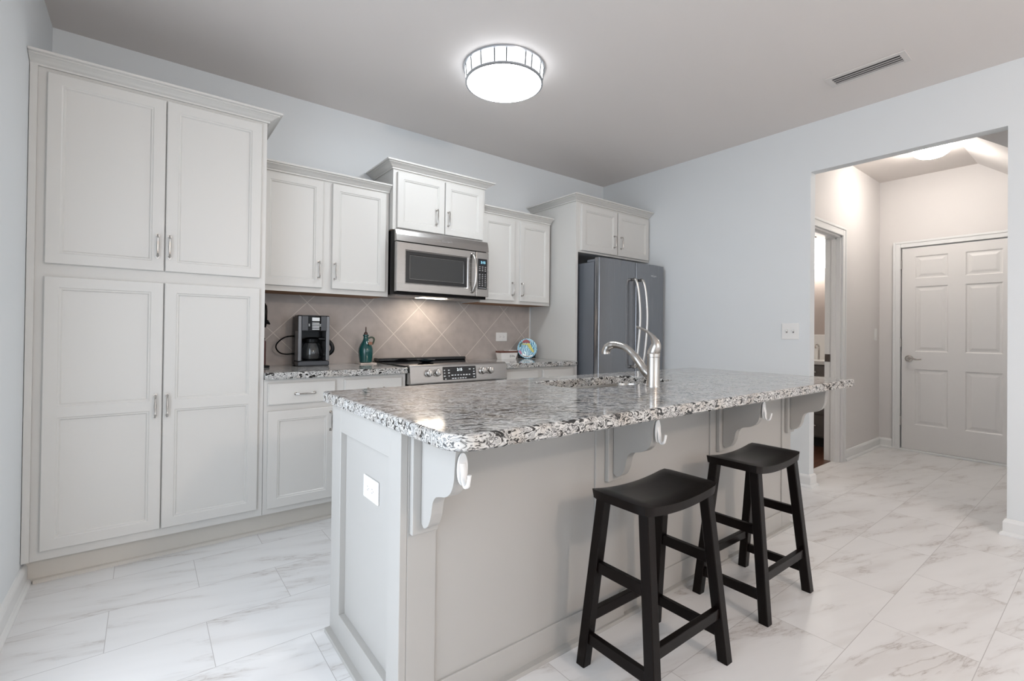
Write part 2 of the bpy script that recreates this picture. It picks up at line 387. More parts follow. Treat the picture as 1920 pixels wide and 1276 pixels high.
# hall and bathroom beyond the opening
DX0, DX1, DZ = 4.62, 5.455, 2.075
bm = bmesh.new()
bx(bm, XR2, DX0, YH, YH+.12, 0, H); bx(bm, DX1, XE, YH, YH+.12, 0, H); bx(bm, DX0, DX1, YH, YH+.12, DZ, H); struct('wall_hall_left', bm, HALLP)
HD0, HD1, HDZ = -2.985, -2.152, 2.055     # door slab in the end wall
bm = bmesh.new()
bx(bm, XE, XE+.1, HD1+.012, YH+.12, 0, H); bx(bm, XE, XE+.1, -4.4, HD0-.012, 0, H); bx(bm, XE, XE+.1, HD0-.012, HD1+.012, HDZ+.012, H); struct('wall_hall_end', bm, HALLP)
slab('wall_hall_right', (XR2, XE+.1, -4.5, -4.4, 0, H), HALLP)
bm = bmesh.new()     # sloped soffit under the stairs
prism(bm, [(-2.71, H), (-4.4, 1.458), (-4.4, H)], XE-5.30, 'x', 5.30); struct('wall_soffit', bm, HALLP)
slab('wall_bathroom_end', (6.44, 6.54, YH+.12, .1, 0, H), TAUPEW)
slab('wall_bathroom_back', (XR2, 6.44, -.25, -.15, 0, H), TAUPEW)
# tile backsplash
slab('wall_backsplash', (.935, 3.352, -.009, 0, .90, 1.42), TILE)
box_obj('grout_bead', (3.352, 3.362, -.008, 0, .915, 1.405), mat('grout', (.62, .57, .51), .7), bpy.data.objects['wall_backsplash'])
# baseboards
BASE = [(0, 0), (.030, 0), (.030, .008), (.024, .018), (.016, .022), (.016, .075), (.013, .084), (.006, .094), (0, .096)]
def baseb(name, path, side=1):
    bm = bmesh.new(); sweep(bm, path, BASE, side); return struct(name, bm, TRIM)
baseb('baseboard_left', [(-.02, -.556), (-.02, GY1)], -1)
baseb('baseboard_right', [(XR, -.70), (XR, OY1), (XR2, OY1), (XR2, YH)], 1)
baseb('baseboard_right_near', [(XR2, -4.4), (XR2, OY0), (XR, OY0), (XR, YB0)], 1)
baseb('baseboard_hall', [(DX1+.085, YH), (XE, YH), (XE, HD1+.072)], 1)
# six-panel hall door, facing -x (built facing -y about the origin, then turned)
def six_panel():
    bm = bmesh.new(); w = HD1-HD0; h = HDZ-.022
    cols = [(.105, .355), (w-.355, w-.105)]; rows = [(.25, .81), (.985, 1.64), (1.72, 1.945)]
    panel_door(bm, 0, w, 0, h, 0, .04, cols, rows, [(.010, .008), (.022, .008), (.045, .0025), (.046, .0025)], .002)
    mt = Matrix.Translation((XE-.012, HD1, .022)) @ Matrix.Rotation(R(-90), 4, 'Z')
    bmesh.ops.transform(bm, matrix=mt, verts=bm.verts); return bm
dr = struct('door_1', six_panel(), DOORW)
bm = bmesh.new(); kx, ky, kz = XE-.012, HD1-.06, .935
lathe(bm, [(.034, 0), (.034, -.006), (.022, -.012), (.014, -.014), (.013, -.045), (.016, -.05)], (kx, ky, kz), 20, 'x')
tube(bm, smooth_path([(kx-.045, ky, kz), (kx-.052, ky-.03, kz+.004), (kx-.05, ky-.07, kz-.006), (kx-.046, ky-.105, kz-.001)]), [.009]*12+[.006]*7, 8)
finish('lever_handle', bm, NICKEL, dr, smooth=True)
bm = bmesh.new()
for z in (.25, 1.05, 1.85): bx(bm, XE-.016, XE-.002, HD1+.002, HD1+.011, z, z+.09)
finish('hinge', bm, GREYV, dr)
bm = bmesh.new(); bx(bm, XE+.032, XE+.10, HD1-.02, HD1+.012, 0, HDZ+.012); bx(bm, XE+.032, XE+.10, HD0-.012, HD0+.02, 0, HDZ+.012); bx(bm, XE+.032, XE+.10, HD0+.02, HD1-.02, HDZ-.02, HDZ+.012)  # added behind the slab edges to block light leaking through the gaps
finish('gap_light_stop', bm, TRIM, dr)
bm = bmesh.new(); bx(bm, XE-.035, XE+.02, HD0-.01, HD1+.01, 0, .02, .003); finish('threshold', bm, TRIM, dr)
def casing(name, path, z, w=.075, wall='x', pos=XE, depth=.018, sgn=-1):
    """three-sided casing: path = (a0,a1) opening along the wall"""
    a0, a1 = path; bm = bmesh.new()
    for (p, q, zz0, zz1) in ((a0-w, a0, 0, z+w), (a1, a1+w, 0, z+w), (a0, a1, z, z+w)):
        for k, (u, d) in enumerate(((0, depth*.7), (.018, depth), (w-.02, depth*.75))):
            pass
        t = bmesh.new()
        if wall == 'x': bx(t, min(pos, pos+sgn*depth), max(pos, pos+sgn*depth), p, q, zz0, zz1, .004)
        else: bx(t, p, q, min(pos, pos+sgn*depth), max(pos, pos+sgn*depth), zz0, zz1, .004)
        merge(bm, t)
    for (p, q, zz0, zz1) in ((a0-w, a0-w+.022, 0, z+w), (a1+w-.022, a1+w, 0, z+w), (a0-w+.022, a1+w-.022, z+w-.022, z+w)):
        e = sgn*(depth+.006)
        if wall == 'x': bx(bm, min(pos, pos+e), max(pos, pos+e), p, q, zz0, zz1, .004)
        else: bx(bm, p, q, min(pos, pos+e), max(pos, pos+e), zz0, zz1, .004)
    return struct(name, bm, TRIM)
casing('trim_1', (HD0-.012, HD1+.012), HDZ+.012, .062)
tr = casing('trim_2', (DX0, DX1), DZ, .075, 'y', YH)
bm = bmesh.new()      # door jamb with stop inside the bathroom doorway
for a, b in ((DX0, DX0+.016), (DX1-.016, DX1)): bx(bm, a, b, YH-.001, YH+.125, 0, DZ)
bx(bm, DX0, DX1, YH-.001, YH+.125, DZ-.016, DZ)
for a, b in ((DX0+.016, DX0+.028), (DX1-.028, DX1-.016)): bx(bm, a, b, YH+.035, YH+.07, 0, DZ-.016)
bx(bm, DX0+.016, DX1-.016, YH+.035, YH+.07, DZ-.028, DZ-.016)
jm = finish('door_jamb', bm, TRIM, tr)
bm = bmesh.new(); bx(bm, DX1-.019, DX1-.0155, YH+.078, YH+.122, .915, .985, .001); bx(bm, DX1-.0205, DX1-.018, YH+.09, YH+.108, .935, .962)
finish('strike_plate', bm, BRONZE, jm)

# ------------------------------------------------------------------ tall pantry
PY = -.61
pan = thing('pantry_cabinet', (.46, -.3, 0), 'tall off-white pantry cabinet with four panel doors against the left wall', 'cabinet')
bm = bmesh.new(); bx(bm, -.018, .93, PY, -.002, .115, 2.318); finish('body', bm, CAB, pan)
bm = bmesh.new(); bx(bm, -.018, .008, PY-.010, PY, .115, 2.318, .002); finish('filler_strip', bm, CAB, pan)
bm = bmesh.new(); bx(bm, -.018, 1.79, PY+.055, PY+.07, 0, .115)
t = bmesh.new(); prism(t, [(PY+.037, 0), (PY+.0385, .008), (PY+.043, .014), (PY+.055, .018), (PY+.055, 0)], 1.775, 'x', .015); merge(bm, t)
toe = finish('toe_kick', bm, CABG, pan)
for k, (a, b) in enumerate(((.040, .470), (.475, .902))):
    hx_ = .444 if k == 0 else .492
    cab_door(pan, a, b, 1.441, 2.297, PY-.019, None, .048, (hx_, 1.563), True)
    cab_door(pan, a, b, .157, 1.383, PY-.019, .772, .048, (hx_, .771), True)
crown(pan, [(-.018, PY), (.932, PY), (.932, -.002)], 2.316, 1)

# ------------------------------------------------------------------ wall cabinets
def upper(name, label, x0, x1, z0, z1, yf, doors, handles, hz, frame=True):
    t = thing(name, ((x0+x1)/2, yf/2, z0), label, 'cabinet', 'white wall cabinets over the back counter')
    bm = bmesh.new(); bx(bm, x0, x1, yf, -.002, z0+.004, z1); finish('body', bm, CAB, t)
    bm = bmesh.new(); bx(bm, x0+.012, x1-.012, yf+.02, -.004, z0, z0+.004); finish('underside', bm, WOODU, t)
    tag(t.children[-1], 'unpainted brown wood underside')
    bm = bmesh.new(); bx(bm, x0, x1, yf-.0005, yf+.02, z0, z0+.004); finish('bottom_rail', bm, CAB, t)
    return t
u1 = upper('wall_cabinet', 'white two-door wall cabinet above the coffee maker, right of the pantry', .934, 1.784, 1.402, 2.155, -.305, 0, 0, 0)
cab_door(u1, .955, 1.322, 1.434, 2.140, -.324, None, .046, (1.297, 1.551), True)
cab_door(u1, 1.383, 1.758, 1.434, 2.140, -.324, None, .046, (1.401, 1.55), True)
crown(u1, [(.934, -.305), (1.786, -.305)], 2.150, 1, .85)
u2 = upper('wall_cabinet', 'white two-door wall cabinet raised highest, directly above the microwave', 1.789, 2.579, 1.884, 2.318, -.364, 0, 0, 0)
cab_door(u2, 1.817, 2.200, 1.896, 2.297, -.383, None, .046, (2.131, 2.018), True)
cab_door(u2, 2.208, 2.555, 1.896, 2.297, -.383, None, .046, (2.231, 2.018), True)
crown(u2, [(1.789, -.002), (1.789, -.364), (2.579, -.364), (2.579, -.002)], 2.316, 1)
u3 = upper('wall_cabinet', 'white two-door wall cabinet between the microwave and the refrigerator enclosure', 2.584, 3.352, 1.402, 2.155, -.305, 0, 0, 0)
cab_door(u3, 2.600, 2.932, 1.427, 2.128, -.324, None, .046, (2.905, 1.530), True)
cab_door(u3, 2.991, 3.331, 1.427, 2.128, -.324, None, .046, (3.010, 1.530), True)
crown(u3, [(2.584, -.305), (3.354, -.305)], 2.150, 1, .85)
# ------------------------------------------------------------------ fridge enclosure
fc = thing('refrigerator_cabinet', (3.9, -.3, 0), 'white tall enclosure with side panel and two small doors above the refrigerator', 'cabinet')
bm = bmesh.new(); bx(bm, 3.382, 3.412, PY, -.002, 0, 2.318, .001, 1); finish('side_panel', bm, CAB, fc)
bm = bmesh.new(); bx(bm, 3.412, 4.414, PY, -.002, 1.872, 2.318); finish('body', bm, CAB, fc)
cab_door(fc, 3.438, 3.915, 1.889, 2.297, PY-.019, None, .050, (3.870, 2.012), True)
cab_door(fc, 3.930, 4.396, 1.889, 2.297, PY-.019, None, .050, (3.967, 2.012), True)
crown(fc, [(3.382, -.002), (3.382, PY), (4.416, PY)], 2.316, 1)
# ------------------------------------------------------------------ base cabinets
def base_cab(label, x0, x1, drawers, doors, hand=True):
    t = thing('base_cabinet', ((x0+x1)/2, -.3, 0), label, 'cabinet', 'white base cabinets along the back wall')
    bm = bmesh.new(); bx(bm, x0, x1, PY, -.012, .115, .874); finish('body', bm, CAB, t)
    for a, b in drawers: cab_door(t, a, b, .728, .853, PY-.019, kind='drawer', handle=((a+b)/2+.01, .787) if hand else None, vertical=False)
    for k, (a, b) in enumerate(doors): cab_door(t, a, b, .148, .694, PY-.019, None, .05, ((b-.03) if k == 0 else (a+.03), .61), True)
    return t
base_cab('white base cabinet beneath the granite counter with the coffee maker', .932, 1.786, [(.950, 1.324), (1.376, 1.757)], [(.952, 1.324), (1.376, 1.757)])
b2 = base_cab('white base cabinet right of the range, mostly hidden by the island', 2.604, 3.380, [(2.622, 2.951), (3.002, 3.352)], [(2.622, 2.951), (3.002, 3.352)], False)
bm = bmesh.new(); bx(bm, 2.604, 3.380, PY+.055, PY+.07, 0, .115); finish('toe_kick', bm, CABG, b2)

# ------------------------------------------------------------------ granite tops
def slab_top(name, outer, hole, z0, z1, e=.007):
    bm = bmesh.new()
    def inset(pts, d):
        n = len(pts); out = []
        for i in range(n):
            a, b, c = Vector(pts[i-1]), Vector(pts[i]), Vector(pts[(i+1) % n])
            n1 = (b-a).normalized(); n2 = (c-b).normalized(); m = Vector((-(n1.y+n2.y), n1.x+n2.x)).normalized()
            out.append((b.x+m.x*d/max(.5, m.dot(Vector((-n1.y, n1.x)))), b.y+m.y*d/max(.5, m.dot(Vector((-n1.y, n1.x))))))
        return out
    levels = [(e, z1), (e*.3, z1-e*.3), (0, z1-e), (0, z0+e*.6), (e*.6, z0)]
    rings = [[bm.verts.new((*p, z)) for p in (inset(outer, d) if d else outer)] for d, z in levels]
    n = len(outer)
    for a, b in zip(rings, rings[1:]):
        for j in range(n): bm.faces.new((a[j], a[(j+1) % n], b[(j+1) % n], b[j]))
    def fill(ring, hr):
        ed = [bm.edges.get((ring[j], ring[(j+1) % n])) for j in range(n)]
        if hr: ed += [bm.edges.get((hr[j], hr[(j+1) % len(hr)])) for j in range(len(hr))]
        bmesh.ops.triangle_fill(bm, use_beauty=True, edges=ed)
    if hole:
        k = len(hole)
        hr = [[bm.verts.new((*p, z)) for p in (inset(hole, -d) if d else hole)] for d, z in ((.004, z1), (0, z1-.004), (0, z0))]
        for a, b in zip(hr, hr[1:]):
            for j in range(k): bm.faces.new((a[j], a[(j+1) % k], b[(j+1) % k], b[j]))
        fill(rings[0], hr[0]); fill(rings[-1], hr[-1])
    else: fill(rings[0], None); fill(rings[-1], None)
    return finish(name, bm, GRANITE)
c1 = slab_top('countertop', rrect(.912+.02, 1.787, -.648, -.010, .004, 2), None, .875, .914)
tag(c1, 'grey granite countertop under the coffee maker, left of the range', 'countertop', 'granite countertops along the back wall')
c2 = slab_top('countertop', rrect(2.601, 3.380, -.648, -.010, .004, 2), None, .875, .914)
tag(c2, 'grey granite countertop under the painted plate, right of the range', 'countertop', 'granite countertops along the back wall')

# ------------------------------------------------------------------ range
rg = thing('range', (2.19, -.34, 0), 'stainless steel slide-in range with black glass cooktop below the microwave', 'stove')
RX0, RX1 = 1.795, 2.592
box_obj('body', (RX0, RX1, -.60, -.02, .02, .905), BLACKP, rg)
bm = bmesh.new(); bx(bm, RX0-.004, RX1+.004, -.625, -.012, .9155, .922, .002); finish('cooktop', bm, BLACKG, rg)
bm = bmesh.new()   # front control panel: rounded top lip, raked face
prism(bm, [(-.60, .800), (-.672, .800), (-.676, .808), (-.660, .915), (-.652, .926), (-.640, .929), (-.612, .926), (-.60, .920)], RX1-RX0+.002, 'x', RX0-.001)
cp = finish('control_panel', bm, STEEL, rg)
def on_panel(u, z, out=0):   # point on the raked face
    t = (z-.808)/(.915-.808); return (u, -.676+.016*t-out, z)
rake = Matrix.Rotation(-math.atan2(.016, .107), 4, 'X')
for kx_ in (1.930, 1.996, 2.372, 2.438):
    bm = bmesh.new(); p = on_panel(kx_, .872)
    lathe(bm, [(.0275, 0), (.0275, -.004), (.024, -.008), (.0225, -.030), (.019, -.033)], (0, 0, 0), 24, 'y')
    bx(bm, -.006, .006, -.043, -.030, -.021, .021, .003)
    bmesh.ops.transform(bm, matrix=Matrix.Translation(p) @ rake, verts=bm.verts)
    kb = finish('knob', bm, NICKEL, cp, smooth=True)
bm = bmesh.new(); p = on_panel(2.177, .864)
prism(bm, rrect(-.136, .136, -.046, .046, .006, 4), .003, 'y', -.003)
bmesh.ops.transform(bm, matrix=Matrix.Translation(p) @ rake, verts=bm.verts)
dp = finish('display_panel', bm, BLACKG, rg)
bm = bmesh.new()
text_mesh(bm, '2:15', .026, Matrix.Translation(Vector(on_panel(2.175, .887, .0032))) @ rake @ FACE_Y); finish('clock_digits', bm, LCDW, dp)
rnd = random.Random(3)
spots = [(-.125, .022), (-.09, .022), (-.125, .003), (-.09, .003), (-.125, -.018), (-.09, -.018), (-.118, -.038), (.083, .024), (.117, .024), (.117, .006), (.117, -.012), (.117, -.032)]
spots += [(-.063+.0235*i, -.014) for i in range(7)] + [(-.06+.021*i, -.036) for i in range(6)]
for u, v in spots:
    q = on_panel(2.177+u, .864+v, .0033); w = rnd.uniform(.004, .009)
    bm = bmesh.new(); bx(bm, q[0]-w, q[0]+w, q[1]-.0003, q[1]+.0003, q[2]-.0035, q[2]+.0035); finish('touch_key', bm, LEGEND, dp)
bm = bmesh.new(); bx(bm, RX0+.004, RX1-.02, -.115, -.02, .922, .9475, .006); finish('vent_trim', bm, BLACKG, rg)
bm = bmesh.new(); bx(bm, RX0+.01, RX1-.01, -.655, -.605, .13, .795, .004); od = finish('oven_door', bm, STEEL, rg)
bm = bmesh.new(); tube(bm, [(RX0+.06, -.655, .74), (RX0+.06, -.70, .74), (RX1-.06, -.70, .74), (RX1-.06, -.655, .74)], .011, 10); finish('handle', bm, NICKEL, od, smooth=True)
# dark spoon rest on the cooktop
bm = bmesh.new()
lathe(bm, [(.030, 0), (.052, .006), (.066, .018), (.068, .022), (.064, .020), (.048, .009), (.026, .005)], (2.085, -.33, .9225), 28)
tag(finish('spoon_rest', bm, mat('dark_glaze', (.012, .02, .025), .12), smooth=True), 'small black spoon rest dish in the middle of the cooktop', 'spoon rest')

# ------------------------------------------------------------------ microwave
mw = thing('microwave', (2.19, -.2, 1.42), 'stainless steel over-the-range microwave mounted under the raised wall cabinet', 'microwave')
MX0, MX1, MZ0, MZ1, MY = 1.792, 2.579, 1.437, 1.880, -.43
bm = bmesh.new(); bx(bm, MX0, MX1, -.395, -.012, 1.417, MZ1, .003); finish('body', bm, BLACKP, mw)
bm = bmesh.new(); prism(bm, [(-.395, 1.795), (-.433, 1.795), (-.425, 1.842), (-.412, 1.876), (-.405, 1.880), (-.395, 1.880)], MX1-MX0, 'x', MX0); vg = finish('vent_grille', bm, STEEL, mw)
bm = bmesh.new()
text_mesh(bm, 'Whirlpool', .022, Matrix.Translation((2.195, -.4295, 1.832)) @ Matrix.Rotation(R(-14), 4, 'X') @ FACE_Y)
lathe(bm, [(.020, -.0005), (.022, -.0005), (.022, .0005), (.020, .0005), (.020, -.0005)], (0, 0, 0), 20, 'y', cap=False)
for v in bm.verts:
    if abs(v.co.x) < .03 and abs(v.co.z) < .03: v.co = Vector((2.188+v.co.x*1.15, -.4285+v.co.z*.2, 1.832+v.co.z*.55))
finish('logo', bm, CHROME, vg)
bm = bmesh.new(); gx0, gx1, gz0, gz1 = 1.857, 2.384, 1.494, 1.737
panel_door(bm, MX0, 2.456, MZ0, 1.789, MY-.004, .035, [(gx0, gx1)], [(gz0, gz1)], [(.004, .004), (.005, .006)], .003)
md = finish('door', bm, STEEL, mw)
bm = bmesh.new(); panel_door(bm, gx0+.004, gx1-.004, gz0+.004, gz1-.004, MY-.001, .006, [(gx0+.036, gx1-.036)], [(gz0+.034, gz1-.034)], [(.004, .004), (.005, .004)], .006)
finish('window_frame', bm, BLACKG, md)
box_obj('window_screen', (gx0+.04, gx1-.04, MY+.0018, MY+.004, gz0+.038, gz1-.038), mat('oven_screen', (.035, .036, .036), .22), md)
bm = bmesh.new()
tube(bm, smooth_path([(2.422, -.434, 1.765), (2.424, -.452, 1.755), (2.430, -.474, 1.70), (2.432, -.480, 1.615), (2.430, -.474, 1.53), (2.424, -.452, 1.475), (2.422, -.434, 1.465)], 5), (.013, .007), 10, True, (1, 0, 0)) if False else tube(bm, smooth_path([(2.422, -.434, 1.765), (2.424, -.452, 1.755), (2.430, -.474, 1.70), (2.432, -.480, 1.615), (2.430, -.474, 1.53), (2.424, -.452, 1.475), (2.422, -.434, 1.465)], 5), [(.013, .008)]*31, 12, True, (1, 0, 0))
finish('handle', bm, NICKEL, md, smooth=True)
bm = bmesh.new(); bx(bm, 2.459, MX1, MY-.004, -.395, MZ0, 1.789, .003); finish('control_panel', bm, STEEL, mw)
bm = bmesh.new(); bx(bm, 2.475, 2.561, MY-.0065, MY-.003, 1.494, 1.736, .001); kp = finish('keypad', bm, BLACKG, mw)
bm = bmesh.new(); bx(bm, 2.489, 2.547, MY-.0072, MY-.006, 1.690, 1.724); dsp = finish('display', bm, mat('display_glass', (.005, .015, .03), .1), kp)
bm = bmesh.new(); text_mesh(bm, '2:15', .026, Matrix.Translation((2.522, MY-.0078, 1.707)) @ FACE_Y); finish('clock_digits', bm, LCDB, kp)
rnd = random.Random(5)
for i in range(3):
    for j in range(11):
        if j == 3: continue
        cx_, cz_ = 2.491+.0265*i, 1.672-.0148*j; w = rnd.uniform(.004, .007)
        bm = bmesh.new(); bx(bm, cx_-w, cx_+w, MY-.0072, MY-.0064, cz_-.003, cz_+.003); finish('key_legend', bm, DIMLEG, kp)
bm = bmesh.new(); bx(bm, 2.483, 2.553, MY-.0072, MY-.0064, 1.503, 1.507)
finish('key_strip', bm, DIMLEG, kp)
# underside: two filters and the task-light lens
for a, b in ((1.83, 2.05), (2.32, 2.54)):
    bm = bmesh.new(); bx(bm, a, b, -.33, -.08, 1.413, 1.418, .001); finish('grease_filter', bm, GREYV, mw)
box_obj('task_light', (2.07, 2.30, -.26, -.16, 1.4155, 1.418), mat('task_lens', (.9, .85, .75), .3, emit=(1.0, .86, .71), estr=17), mw)

# ------------------------------------------------------------------ refrigerator
fr = thing('refrigerator', (3.91, -.42, 0), 'stainless steel french-door refrigerator in the white enclosure by the right wall', 'refrigerator')
FX0, FX1, FM = 3.452, 4.372, 3.945
bm = bmesh.new(); bx(bm, FX0, FX1, -.762, -.06, .03, 1.772, .004); finish('body', bm, FSIDE, fr)
for a in (FX0+.01, FX1-.13):
    bm = bmesh.new(); bx(bm, a, a+.12, -.80, -.67, 1.772, 1.798, .006); finish('hinge_cover', bm, FSIDE, fr)
def fdoor(x0, x1, z0, z1, name):
    bm = bmesh.new(); pts = [(x0, -.774), (x0, -.812)]
    n = 10
    for i in range(n+1):
        t = i/n; pts.append((x0+.006+(x1-x0-.012)*t, -.822-.012*math.sin(math.pi*t)))
    pts += [(x1, -.812), (x1, -.774)]
    prism(bm, pts, z1-z0, 'z', z0); return finish(name, bm, FSTEEL, fr, smooth=True, angle=50)
d1 = fdoor(FX0, FM-.003, .66, 1.806, 'door'); d2 = fdoor(FM+.003, FX1, .66, 1.806, 'door'); d3 = fdoor(FX0, FX1, .06, .65, 'freezer_drawer')
for d, x, s in ((d1, FM-.055, -1), (d2, FM+.048, 1)):
    bm = bmesh.new()
    pts = [(x-.02*0, -.832, 1.645), (x, -.868, 1.635), (x+.018, -.885, 1.52), (x+.030, -.893, 1.30), (x+.018, -.885, 1.05), (x, -.868, .87), (x, -.832, .86)]
    tube(bm, smooth_path(pts, 6), [.0135]*37, 12); finish('handle', bm, NICKEL, d, smooth=True)
bm = bmesh.new(); tube(bm, [(FX0+.10, -.83, .56), (FX0+.10, -.885, .56), (FX1-.10, -.885, .56), (FX1-.10, -.83, .56)], .0135, 10); finish('handle', bm, NICKEL, d3, smooth=True)
bm = bmesh.new(); lathe(bm, [(.017, -.001), (.019, -.001), (.019, .001), (.017, .001), (.017, -.001)], (0, 0, 0), 20, 'y', cap=False)
for v in bm.verts: v.co = Vector((4.195+v.co.x*1.4, -.8345+v.co.y, 1.70+v.co.z*.55))
text_mesh(bm, 'Whirlpool', .020, Matrix.Translation((4.195, -.8345, 1.70)) @ FACE_Y); finish('logo', bm, CHROME, d2)

# ------------------------------------------------------------------ island
IX0, IX1, IY0, IY1, IZ = .979, 3.530, -2.314, -1.694, .873
isl = thing('kitchen_island', (2.25, -2.0, 0), 'white panelled kitchen island base with four scrolled corbels', 'island')
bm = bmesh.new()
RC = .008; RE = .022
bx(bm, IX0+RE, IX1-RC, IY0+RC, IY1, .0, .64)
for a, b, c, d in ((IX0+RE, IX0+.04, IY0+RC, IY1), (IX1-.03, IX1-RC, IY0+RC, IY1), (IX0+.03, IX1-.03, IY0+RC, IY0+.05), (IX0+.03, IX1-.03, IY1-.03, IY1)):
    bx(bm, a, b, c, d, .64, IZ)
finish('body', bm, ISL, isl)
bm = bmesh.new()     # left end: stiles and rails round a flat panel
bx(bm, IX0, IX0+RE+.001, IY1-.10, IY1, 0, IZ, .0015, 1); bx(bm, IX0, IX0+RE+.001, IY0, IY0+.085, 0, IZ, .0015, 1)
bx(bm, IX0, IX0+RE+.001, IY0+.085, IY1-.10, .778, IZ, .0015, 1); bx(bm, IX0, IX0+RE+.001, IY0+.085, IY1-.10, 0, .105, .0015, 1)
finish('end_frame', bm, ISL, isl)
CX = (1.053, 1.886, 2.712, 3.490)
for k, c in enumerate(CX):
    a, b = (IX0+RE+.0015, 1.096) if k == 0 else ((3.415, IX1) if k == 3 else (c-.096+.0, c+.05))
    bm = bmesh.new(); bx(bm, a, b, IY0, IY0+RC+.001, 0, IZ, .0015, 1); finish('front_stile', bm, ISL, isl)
bm = bmesh.new()
sweep(bm, [(IX0, IY1), (IX0, IY0), (IX1, IY0), (IX1, IY1)], [(-.02, 0), (.004, 0), (.004, .012), (.002, .016), (-.02, .016)], -1)
sh = finish('shoe_molding', bm, ISL, isl)
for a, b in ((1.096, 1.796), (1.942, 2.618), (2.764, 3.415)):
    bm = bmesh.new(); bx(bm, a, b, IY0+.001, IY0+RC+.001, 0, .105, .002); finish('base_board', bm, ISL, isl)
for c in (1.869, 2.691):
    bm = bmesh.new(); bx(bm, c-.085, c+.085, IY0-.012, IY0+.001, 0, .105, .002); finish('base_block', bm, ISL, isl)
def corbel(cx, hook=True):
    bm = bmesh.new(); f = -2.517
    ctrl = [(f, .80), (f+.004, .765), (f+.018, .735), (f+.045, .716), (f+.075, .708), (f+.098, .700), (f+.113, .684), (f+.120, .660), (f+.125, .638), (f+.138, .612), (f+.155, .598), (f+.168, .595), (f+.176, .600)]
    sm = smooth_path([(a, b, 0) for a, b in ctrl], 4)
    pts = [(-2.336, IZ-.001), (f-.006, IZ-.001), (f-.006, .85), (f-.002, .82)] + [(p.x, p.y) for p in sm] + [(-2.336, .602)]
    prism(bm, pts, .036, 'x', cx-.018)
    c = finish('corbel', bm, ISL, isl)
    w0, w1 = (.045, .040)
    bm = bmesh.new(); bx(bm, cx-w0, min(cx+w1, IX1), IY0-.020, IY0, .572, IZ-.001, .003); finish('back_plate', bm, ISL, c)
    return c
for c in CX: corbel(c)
# adhesive hooks on the corbel fronts
def hook(cx, label):
    t = thing('adhesive_hook', (cx, -2.524, .80), label, 'hook', 'white adhesive hooks under the island counter')
    bm = bmesh.new()
    prof = [(.0155*math.cos(a), .80+.042*math.sin(a)) for a in [2*math.pi*i/24 for i in range(24)]]
    prism(bm, [(cx+a, z) for a, z in prof], .004, 'y', -2.528); finish('base_plate', bm, WPLAST, t, smooth=True)
    bm = bmesh.new()
    tube(bm, smooth_path([(cx, -2.528, .815), (cx, -2.533, .79), (cx, -2.535, .768), (cx, -2.543, .758), (cx, -2.553, .764), (cx, -2.558, .780), (cx, -2.560, .792)], 4),
         [(.009, .004)]*8+[(.007, .0045)]*9+[(.0055, .004)]*8, 10, True, (1, 0, 0))
    finish('prong', bm, WPLAST, t, smooth=True)
hook(CX[0], 'white adhesive hook on the island corbel at the near corner by the power outlet')
hook(CX[1], 'white adhesive hook on the second corbel, above the nearer bar stool')
hook(CX[2], 'white adhesive hook on the third corbel, above the farther bar stool')
# island countertop with sink hole
SK = rrect(1.870, 2.600, -2.140, -1.800, .085, 6)
ctop = slab_top('island_countertop', rrect(.957, 3.560, -2.640, -1.630, [.03, .015, .075, .03], 7), SK, IZ, .914, .008)
tag(ctop, 'long grey and white granite island countertop with rounded corners', 'countertop')
# sink
bm = bmesh.new()
L_ = [(0, IZ-.001, .0), (.012, IZ-.001, 1), (.012, IZ-.012, 1), (.004, IZ-.02, 1), (.012, .72, 1), (.035, .695, 1), (.09, .688, 1)]
def sring(d, z): return [bm.verts.new((x, y, z)) for x, y in rrect(1.862+d, 2.608-d, -2.148+d, -1.792-d, max(.02, .09-d), 6)]
rg_ = [sring(-.015, IZ-.0015), sring(0, IZ-.0015), sring(.003, IZ-.02), sring(.010, .73), sring(.035, .700), sring(.10, .692)]
for a, b in zip(rg_, rg_[1:]):
    for j in range(len(a)): bm.faces.new((a[j], a[(j+1) % len(a)], b[(j+1) % len(a)], b[j]))
bm.faces.new(rg_[-1])
sk = finish('sink', bm, SINKS, smooth=True); tag(sk, 'undermount stainless steel sink set into the island countertop', 'sink')
bm = bmesh.new(); lathe(bm, [(.045, .6925), (.045, .695), (.030, .694)], (2.235, -1.97, 0), 20); finish('drain', bm, CHROME, sk)
# faucet
fa = thing('faucet', (2.245, -2.245, .914), 'brushed nickel single-lever kitchen faucet on the island beside the sink', 'faucet')
fx, fy = 2.245, -2.245
bm = bmesh.new(); lathe(bm, [(.031, .914), (.031, .918), (.0285, .922), (.0285, 1.048), (.030, 1.050), (.030, 1.064), (.0285, 1.066), (.027, 1.075), (.020, 1.09), (.010, 1.098)], (fx, fy, 0), 28); finish('body', bm, NICKEL, fa, smooth=True)
bm = bmesh.new()
tube(bm, smooth_path([(fx, fy+.005, .955), (fx-.003, fy+.045, .985), (fx-.008, fy+.095, 1.045), (fx-.012, fy+.145, 1.085), (fx-.016, fy+.195, 1.098)], 5),
     [(.022, .024)]*6+[(.019, .020)]*5+[.0165]*6+[.0165]*4, 14); finish('spout', bm, NICKEL, fa, smooth=True)
bm = bmesh.new()
tube(bm, smooth_path([(fx-.016, fy+.193, 1.098), (fx-.018, fy+.220, 1.099), (fx-.021, fy+.248, 1.090), (fx-.023, fy+.262, 1.070), (fx-.023, fy+.263, 1.052)], 4), [.0175]*5+[.0195]*4+[.021]*4+[.021]*4, 14)
finish('spray_head', bm, NICKEL, fa, smooth=True)
bm = bmesh.new()
